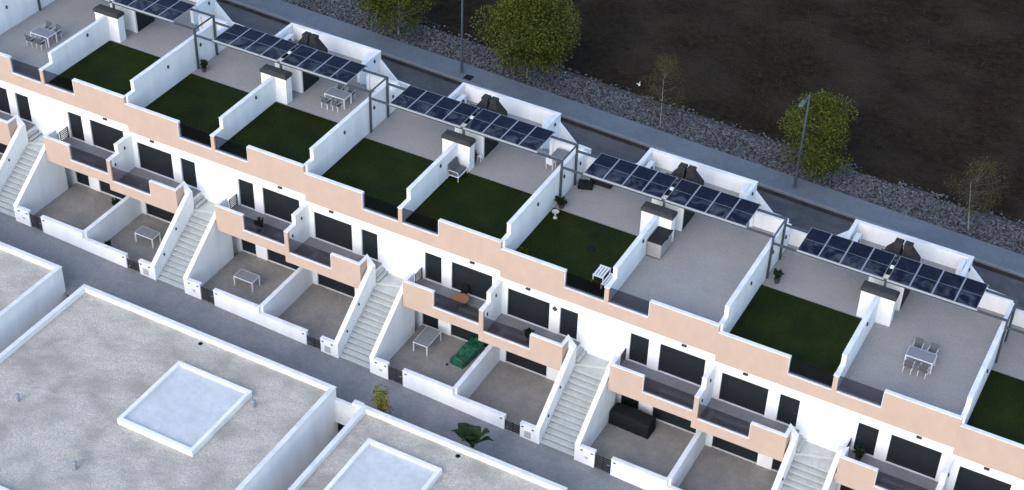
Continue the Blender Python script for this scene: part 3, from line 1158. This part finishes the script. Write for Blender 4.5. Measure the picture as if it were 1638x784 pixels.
def rect_table(label, cx, cy, z, lx, ly, h, group=None, topmat='grey_top', rz=0):
    t = thing('table', label, 'table', (cx, cy, z), rz, group)
    MB().cbox(-lx / 2 + .02, lx / 2 - .02, -ly / 2 + .02, ly / 2 - .02, h - .03, h, .006).build('table_top', topmat, t)
    f = MB()
    f.box(-lx / 2, lx / 2, -ly / 2, -ly / 2 + .02, h - .07, h - .002).box(-lx / 2, lx / 2, ly / 2 - .02, ly / 2, h - .07, h - .002)
    f.box(-lx / 2, -lx / 2 + .02, -ly / 2 + .02, ly / 2 - .02, h - .07, h - .002).box(lx / 2 - .02, lx / 2, -ly / 2 + .02, ly / 2 - .02, h - .07, h - .002)
    f.build('table_frame', 'white_metal', t)
    for sx in (-1, 1):
        for sy in (-1, 1):
            MB().box(sx * (lx / 2 - .07), sx * lx / 2, sy * ly / 2 - (.07 if sy > 0 else 0), sy * ly / 2 + (0 if sy > 0 else .07), 0, h - .07).build('leg', 'white_metal', t)
    return t


def chair(label, x, y, z, rz, group, back='grey_fabric', seatm='grey_fabric'):
    t = thing('garden_chair', label, 'chair', (x, y, z), rz, group)
    MB().cbox(-.23, .23, -.23, .23, .42, .46, .01).build('seat', seatm, t)
    MB().prism([(.20, .46), (.235, .46), (.31, .90), (.275, .90)], 'x', -.22, .22).build('backrest', back, t)
    for sx in (-1, 1):
        for sy in (-1, 1):
            MB().box(sx * .21 - .018, sx * .21 + .018, sy * .21 - .018, sy * .21 + .018, 0, .42).build('leg', 'white_metal', t)
        tubes([(sx * .24, -.2, .42), (sx * .24, -.2, .64), (sx * .24, .26, .66)], .016, 6).build('armrest', 'white_metal', t)
    return t


rect_table('grey topped white dining table in the roof terrace corner by the pergola posts', 5.26, 9.95, 0, .88, 1.0, .74)
chair('white chair with grey back at the far side of the roof dining table', 5.45, 10.42, 0, 0, 'chairs at the roof dining table')
chair('white chair in front of the roof dining table, nearest the solar panels', 5.0, 9.25, 0, R(180), 'chairs at the roof dining table', 'white_plastic', 'white_plastic')


def pot_plant(name, label, x, y, z, pr, ph, fr, fh, seed, mat='leaf_dark', per=500, size=.12, pot='terracotta'):
    rnd = random.Random(seed)
    t = thing(name, label, 'plant', (x, y, z))
    MB().lathe([(pr * .7, 0), (pr, ph * .92), (pr * 1.08, ph * .92), (pr * 1.08, ph), (pr * .9, ph)], 12).build('pot', pot, t)
    st = MB()
    m = MB()
    for i in range(14):
        a = rnd.uniform(0, 6.283)
        tip = Vector((math.cos(a) * fr * rnd.uniform(.2, .9), math.sin(a) * fr * rnd.uniform(.2, .9), ph + fh * rnd.uniform(.4, 1.0)))
        st.tube((0, 0, ph * .9), tip, .012, .005, 5, False)
        for _ in range(per // 14):
            u = rnd.uniform(.3, 1.05)
            p = Vector((0, 0, ph)).lerp(tip, u)
            leaf(m, p, rvec(rnd) + Vector((0, 0, .4)), rvec(rnd), size * rnd.uniform(.6, 1.2), size * .28)
    st.build('stems', 'bark', t)
    m.build('leaves', mat, t)
    return t


pot_plant('potted_plant', 'small dark potted plant beside the dark side door on the loveseat terrace', .66, 7.55, 0, .14, .3, .22, .45, 41, per=240)
t = thing('plant_stand', 'small white stool next to the potted plant by the chimney', 'stool', (.92, 7.75, 0))
MB().cbox(-.14, .14, -.14, .14, .38, .42, .01).build('seat', 'white_plastic', t)
for sx in (-1, 1):
    for sy in (-1, 1):
        MB().box(sx * .12 - .015, sx * .12 + .015, sy * .12 - .015, sy * .12 + .015, 0, .38).build('leg', 'white_plastic', t)

Z1 = DZ
pot_plant('potted_plant', 'dark bushy potted plant at the foot of the pergola post, by the birdbath', 7.12, 6.55, Z1, .2, .22, .46, .50, 42, per=1100, size=.15)
t = thing('birdbath', 'pale stone birdbath on the roof lawn beside the potted plant', 'birdbath', (7.28, 5.42, Z1))
t.scale = (.68, .68, .72)
MB().lathe([(.20, 0), (.20, .06), (.13, .10), (.08, .2), (.075, .45), (.10, .52), (.14, .56)], 14).build('pedestal', 'stone_pale', t, True)
MB().lathe([(.12, .55), (.30, .64), (.33, .70), (.29, .70), (.22, .655), (.05, .64)], 16).build('bowl', 'stone_pale', t, True)
o = MB().lathe([(.24, .02), (.25, .05), (.22, .09), (.12, .115), (.05, .125)], 16).build('lawn_disc', 'rubber', None, True)
o.location = (10.4, 3.88, Z1)
tag(o, 'dark round disc lying in the middle of the birdbath lawn', 'disc')

# white slatted table and bench by the party wall
def slatted(name, label, cat, x, y, lx, ly, h, n):
    t = thing(name, label, cat, (x, y, Z1))
    pitch = lx / n
    for i in range(n):
        a = -lx / 2 + i * pitch
        MB().box(a + pitch * .16, a + pitch * .84, -ly / 2 + .07, ly / 2 - .07, h - .03, h - .004).build('slat', 'white_plastic', t)
    for sg in (-1, 1):
        MB().box(-lx / 2, lx / 2, sg * (ly / 2 - .035) - .035, sg * (ly / 2 - .035) + .035, h - .09, h).build('end_rail', 'white_plastic', t)
        for sy in (-1, 1):
            MB().box(sg * (lx / 2 - .03) - .03, sg * (lx / 2 - .03) + .03, sy * (ly / 2 - .04) - .03, sy * (ly / 2 - .04) + .03, 0, h - .09).build('leg', 'white_plastic', t)
    return t


slatted('slatted_table', 'white slatted garden table on the birdbath lawn, left of the slatted bench', 'table', 12.05, 1.78, .66, 1.0, .50, 4)
slatted('slatted_bench', 'white slatted bench on the birdbath lawn against the right hand wall', 'bench', 12.72, 1.42, .58, 1.15, .40, 4)


def leafy(label, name, x, y, z, n, L, wd, seed, mat='leaf_dark'):
    rnd = random.Random(seed)
    t = thing(name, label, 'plant', (x, y, z))
    m = MB()
    for i in range(n):
        a = rnd.uniform(0, 6.283)
        d = Vector((math.cos(a), math.sin(a), rnd.uniform(.5, 1.6))).normalized()
        p = Vector((rnd.uniform(-.06, .06), rnd.uniform(-.06, .06), 0))
        l = L * rnd.uniform(.6, 1.1)
        q = p + d * l * .6
        sd_ = d.cross(Vector((0, 0, 1))).normalized() * wd
        e = q + Vector((d.x, d.y, d.z - .9)).normalized() * l * .5
        m.add([p, q + sd_, e, q - sd_], [(0, 1, 2), (0, 2, 3)])
    m.build('leaves', mat, t)
    return t


leafy('low spiky plant in the front left corner of the birdbath lawn', 'corner_plant', 7.3, 1.55, Z1, 22, .5, .035, 51, 'leaf_tree')
leafy('small leafy plant beside the white slatted table on the birdbath lawn', 'corner_plant', 11.85, 1.05, Z1, 26, .42, .05, 52, 'leaf_tree')


def lump(name, label, cat, x, y, z, lx, ly, h, mat, seed, rz=0, nx=22, ny=14, crease=.06, sag=.0, shape=None, flare=.04):
    """draped cloth over a bulky thing: a grid pulled over a rounded block down to the floor"""
    m = MB()
    for j in range(ny + 1):
        for i in range(nx + 1):
            u, v = 2 * i / nx - 1, 2 * j / ny - 1
            e = max(abs(u), abs(v))
            k = min(1, e / .74)
            side = max(0, (e - .74) / .26)
            sc = (k / e if e > 1e-6 else 0)
            x_, y_ = u * sc, v * sc
            hh = h * (shape(x_, y_) if shape else 1.0)
            z_ = hh * (1 - side) * (1 - .05 * (x_ * x_ + y_ * y_))
            fl = 1 + flare * side
            n_ = noise.fractal(Vector((x_ * 3 + seed, y_ * 3, z_ * 4)), 1, 2, 3) * crease
            m.v.append((x_ * lx / 2 * fl + n_ * (.6 if side > 0 else .2), y_ * ly / 2 * fl + n_ * (.6 if side > 0 else .2), max(.005 if side > .98 else .02, z_ + (n_ if side < .9 else 0) - (.0))))
    for j in range(ny):
        for i in range(nx):
            a = j * (nx + 1) + i
            m.f.append((a, a + 1, a + nx + 2, a + nx + 1))
    t = thing(name, label, cat, (x, y, z), rz)
    m.build('cover', mat, t, True)
    s = MB()
    for sx in (-1, 1):
        for sy in (-1, 1):
            s.box(sx * lx * .4 - .03, sx * lx * .4 + .03, sy * ly * .38 - .03, sy * ly * .38 + .03, 0, h * .3)
    s.build('feet', 'rubber', t)
    return t


lump('covered_bag', 'dark lumpy bag on the paving by the pergola post of the birdbath terrace', 'bag', 7.42, 9.15, Z1, .85, .62, .38, 'black_cover', 3, R(20), 14, 12, .09)
t = thing('storage_bench', 'long low dark chest under the solar panels of the birdbath terrace', 'chest', (8.15, 9.86, Z1))
MB().cbox(-.68, .68, -.2, .2, 0, .34, .02).build('chest_body', 'dark_lid', t)
MB().cbox(-.70, .70, -.22, .22, .342, .40, .02).build('lid', 'rubber', t)

t = thing('storage_box', 'taupe garden storage box with dark lid on the grey roof terrace at right', 'storage box', (13.81, 5.68, Z1))
b = MB().box(-.42, .42, -.76, .76, .06, 1.06).build('box_body', 'taupe', t)
for i in range(3):
    MB().box(-.425, .425, -.772, -.762, .14 + i * .31, .40 + i * .31).build('panel', 'taupe', b)
    MB().box(.422, .432, -.74, .74, .14 + i * .31, .40 + i * .31).build('panel', 'taupe', b)
MB().cbox(-.45, .45, -.80, .80, 1.062, 1.15, .03).build('lid', 'dark_lid', t)
MB().box(-.4, .4, -.74, .74, 0, .06).build('plinth', 'rubber', t)
MB().box(.45, .47, -.12, .12, .98, 1.07).build('clasp', 'rubber', t)

# ------------------------------------------------------------------ balcony things
t = thing('round_table', 'round brown wooden table behind the smoked glass of the balcony', 'table', (4.62, -1.02, ZF1))
MB().lathe([(.46, .50), (.48, .515), (.48, .53), (.46, .545)], 24).build('table_top', 'wood', t)
for a in range(3):
    q = a * 2.094 + .5
    MB().tube((math.cos(q) * .36, math.sin(q) * .36, 0), (math.cos(q) * .2, math.sin(q) * .2, .5), .022, n=6).build('leg', 'gate', t)
t = thing('folding_chair', 'black folding chair behind the round brown balcony table', 'chair', (4.45, -.36, ZF1), R(10))
MB().cbox(-.2, .2, -.2, .2, .42, .45, .01).build('seat', 'rubber', t)
MB().prism([(.16, .45), (.19, .45), (.25, .8), (.22, .8)], 'x', -.2, .2).build('backrest', 'rubber', t)
for sx in (-1, 1):
    MB().tube((sx * .19, -.2, 0), (sx * .19, .18, .45), .014, n=6).build('leg', 'gate', t)
    MB().tube((sx * .17, .2, 0), (sx * .17, -.18, .42), .014, n=6).build('leg', 'gate', t)
pot_plant('potted_plant', 'small spiky potted plant on the balcony beside the glass, right of the divider', 9.25, -1.40, ZF1 + DZ, .15, .3, .3, .55, 44, per=260, size=.2)
o = MB().prism([(0, -.19), (.17, 0), (0, .19), (-.17, 0)], 'y', -.03, -.003).build('wall_ornament', 'cap')
o.location = (10.13, 0, -2.2)
tag(o, 'black diamond ornament on the white wall between shutter and door', 'ornament')

# ------------------------------------------------------------------ patio things
rect_table('white framed rectangular table with grey top in the front patio', 2.62, -1.45, ZGF, .98, 1.66, .73)


def lounge_shape(x, y):
    return .74 + .22 * max(0, y) + .05 * math.sin(y * 5 + 1.0) - .16 * x * x


lump('covered_lounger', 'sun lounger under a crumpled green tarpaulin in the front patio', 'lounger', 5.12, -1.05, ZGF, .92, 2.15, .76, 'green_cover', 8, R(-6), 26, 56, .06, shape=lounge_shape)
o = MB().lathe([(.0, 0), (.05, .015), (.07, .06), (.05, .11), (.01, .125)], 10).build('ball', 'rubber', None, True)
o.location = (4.48, -2.36, ZGF)
tag(o, 'small dark ball on the patio floor left of the green cover', 'ball')
t = thing('parasol_pole', 'thin dark parasol pole standing between green cover and dividing wall', 'pole', (5.95, -.95, ZGF))
MB().lathe([(.2, 0), (.2, .05), (.05, .08), (.05, .1)], 12).build('base', 'rubber', t)
MB().tube((0, 0, .08), (0, .02, 1.15), .025, n=7).build('pole', 'gate', t)


def sofa_shape(x, y):
    return 1.0 - .03 * abs(x) ** 3


lump('covered_furniture', 'large garden furniture set under a black cover in the right front patio', 'furniture', 15.86, -1.12, ZGF + DZ, 2.45, .98, 1.02, 'black_cover', 5, R(-2), 40, 18, .035, shape=sofa_shape, flare=.02)

# ------------------------------------------------------------------ across the street: gravel roofs with white parapets
def flat_house(label, x0, x1, y0, y1, ztop, well=None):
    t = thing('flat_roof_house', label, 'house', (x0, y1, ztop), 0, 'flat roofed houses across the street')
    X, Y = x1 - x0, y0 - y1   # Y negative: towards the viewer
    w = .24
    MB().box(0, X, Y, 0, -6.5, -.42).build('wall', 'white', t)
    m = MB()
    m.box(0, X, -w, 0, -.42, -.04).box(0, X, Y, Y + w, -.42, -.04).box(0, w, Y + w, -w, -.42, -.04).box(X - w, X, Y + w, -w, -.42, -.04)
    m.build('parapet', 'white', t)
    m = MB()
    m.cbox(-.04, X + .04, -w - .02, .04, -.04, 0, .012).cbox(-.04, X + .04, Y - .04, Y + w + .02, -.04, 0, .012)
    m.cbox(-.04, w + .02, Y + w + .02, -w - .02, -.04, 0, .012).cbox(X - w - .02, X + .04, Y + w + .02, -w - .02, -.04, 0, .012)
    m.build('parapet_coping', 'coping', t)
    m = MB()
    n = 40
    for j in range(n + 1):
        for i in range(n + 1):
            x = w + (X - 2 * w) * i / n
            y = Y + w + (-2 * w - Y) * j / n
            m.v.append((x, y, -.36 + .03 * noise.noise(Vector((x + x0, y, 0)) * 2.1)))
    for j in range(n):
        for i in range(n):
            a = j * (n + 1) + i
            m.f.append((a, a + 1, a + n + 2, a + n + 1))
    m.build('gravel_roof', 'gravel', t)
    for (vx, vy) in ((X * .18, Y * .62), (X * .52, Y * .78), (X * .82, Y * .22)):
        v = MB().lathe([(.09, 0), (.09, .42), (.14, .42), (.15, .48), (.05, .54)], 10, (vx, vy, -.37)).build('vent_pipe', 'alu', t)
    MB().lathe([(.13, 0), (.13, .02), (.1, .035)], 12, (X * .5, -w - .3, -.35)).build('roof_drain', 'rubber', t)
    if well:
        a, b, c, d = well
        m = MB()
        m.box(a, b, d - .22, d, -.42, .02).box(a, b, c, c + .22, -.42, .02).box(a, a + .22, c + .22, d - .22, -.42, .02).box(b - .22, b, c + .22, d - .22, -.42, .02)
        s = m.build('roof_upstand', 'white', t)
        MB().box(a + .22, b - .22, c + .22, d - .22, -.40, -.15).build('upstand_roof', 'upstand', s)
    return t


flat_house('flat gravel roof with white parapet in the foreground below the street', 3.04, 15.6, -24.0, -8.98, -5.6, (1.6, 6.2, -7.5, -2.07))
flat_house('flat gravel roof at the lower left, across the street', -16.6, 1.2, -24.0, -8.98, -5.1, (9.0, 14.0, -8.0, -2.6))
flat_house('flat gravel roof at the far left edge, across the street', -38.0, -18.2, -24.0, -8.98, -4.4, (4.0, 10.0, -8.0, -2.6))
o = MB()
o.box(1.204, 2.96, -9.20, -9.0, -7.6, -5.86)
o.cbox(2.30, 2.96, -9.1, -8.75, -7.6, -5.70, .02)
o = o.build('passage_wall', 'coping')
tag(o, 'low grey-white wall closing the gap left of the gravel roof', 'wall')


# ------------------------------------------------------------------ street plants
def shrub():
    rnd = random.Random(61)
    x, y = 3.9, -8.4
    t = thing('shrub', 'yellow-green leafy shrub growing at the edge of the gravel roofed house', 'shrub', (x, y, ZST + SLOPE * x))
    cl = []
    st = MB()
    for i in range(26):
        a = rnd.uniform(0, 6.28)
        zz = rnd.uniform(1.0, 2.35)
        r = rnd.uniform(0, .6) * (1 - .3 * max(0, zz - 1.9))
        c = Vector((r * math.cos(a), r * math.sin(a) * .8, zz))
        cl.append((c, rnd.uniform(.16, .30)))
        st.tube((0, 0, 0), c, .02, .006, 5, False)
    st.build('stems', 'bark', t)
    foliage(rnd, cl, 650, .14, 1.1).build('leaves', 'leaf_shrub', t)


shrub()


def big_leaf_plant():
    rnd = random.Random(71)
    x, y = 9.6, -8.5
    t = thing('big_leaf_plant', 'dark big-leaved plant like a small banana at the street edge', 'plant', (x, y, ZST + SLOPE * x))
    MB().tube((0, 0, 0), (.05, 0, 1.2), .07, .05, 7).build('stem', 'bark', t)
    specs = [(-.95, .1, 2.45, .44), (1.0, .12, 2.75, .48), (-.55, .5, 2.25, .36), (-1.2, -.2, 2.05, .24), (.55, -.4, 2.1, .34), (-.35, -.5, 1.95, .34), (1.35, -.1, 2.45, .24), (.3, .45, 2.5, .36), (.15, -.2, 2.2, .36)]
    for dx, dy, zt, wd in specs:
        m = MB()
        p0 = Vector((.05, 0, 1.1))
        tip = Vector((dx, dy, zt))
        ns = 7
        rows = []
        for i in range(ns + 1):
            u = i / ns
            c = p0.lerp(tip, u) + Vector((0, 0, .45 * math.sin(u * 2.6) - .30 * u * u))
            side = (tip - p0).cross(Vector((0, 0, 1))).normalized()
            w_ = wd * max(.06, math.sin(math.pi * min(1, max(0, (u - .12) / .88)) ** .8)) * (1 + .12 * math.sin(i * 5.0))
            rows.append((c - side * w_ + Vector((0, 0, .06)), c, c + side * w_ + Vector((0, 0, .06))))
        for a, b, c in rows:
            m.v += [tuple(a), tuple(b), tuple(c)]
        for i in range(ns):
            o_ = i * 3
            m.f += [(o_, o_ + 1, o_ + 4, o_ + 3), (o_ + 1, o_ + 2, o_ + 5, o_ + 4)]
        m.build('leaf', 'leaf_dark', t)


big_leaf_plant()


# ------------------------------------------------------------------ furniture on the neighbouring terraces
def at(k, x, y, z=0.0):
    return blk(k, x, y, z)


for k, x, y, lab in [(-1, 3.6, 8.2, 'grey topped white table on the right roof terrace, third block from the left'),
                     (-2, -3.4, 4.0, 'grey topped white table on the paved roof terrace, second block from the left'),
                     (2, 3.3, 4.2, 'grey topped white table on the paved roof terrace, sixth block from the left')]:
    p = at(k, x, y)
    rect_table(lab, *p, 1.5, .85, .74, 'tables on the neighbouring terraces')
    for pos, dx, dy, rz in [('front left', -.4, -.75, 180), ('front right', .4, -.72, 175), ('back left', -.4, .75, 3), ('back right', .4, .74, -4)]:
        chair(f'white chair at the {pos} of the roof table, ' + pn[k], p[0] + dx, p[1] + dy, p[2], R(rz), 'chairs on the neighbouring terraces')
for k, x, y, z, lab in [(-1, -5.9, 6.9, 0, 'potted plant in the left roof terrace corner, third block from the left'), (2, -5.8, 6.9, 0, 'potted plant by the party wall of the left roof terrace, sixth block'),
                        (-1, 4.1, -1.5, ZF1, 'potted plant on the right balcony, third block from the left'), (2, 2.1, -.6, ZF1, 'potted plant on the right balcony, sixth block from the left'),
                        (-2, 5.6, -1.0, ZGF, 'potted plant in the right front patio, second block from the left'), (-1, -5.6, -4.4, ZGF, 'potted plant in the left front patio, third block from the left')]:
    pot_plant('potted_plant', lab, *at(k, x, y, z), .18, .28, .35, .6, int(100 + k * 7 + x * 3), per=600, size=.15)
for k, x, y, lab in [(-1, 3.7, -2.6, 'grey topped white table in the right front patio, third block from the left'), (-1, -4.2, -2.2, 'grey topped white table in the left front patio, third block from the left'),
                     (1, 18.0 - 13.2, -3.0, 'grey topped white table in the storage box block, beyond the black cover')]:
    if k == 1:
        continue
    rect_table(lab, *at(k, x, y, ZGF), 1.4, .8, .73, 'tables on the neighbouring terraces')
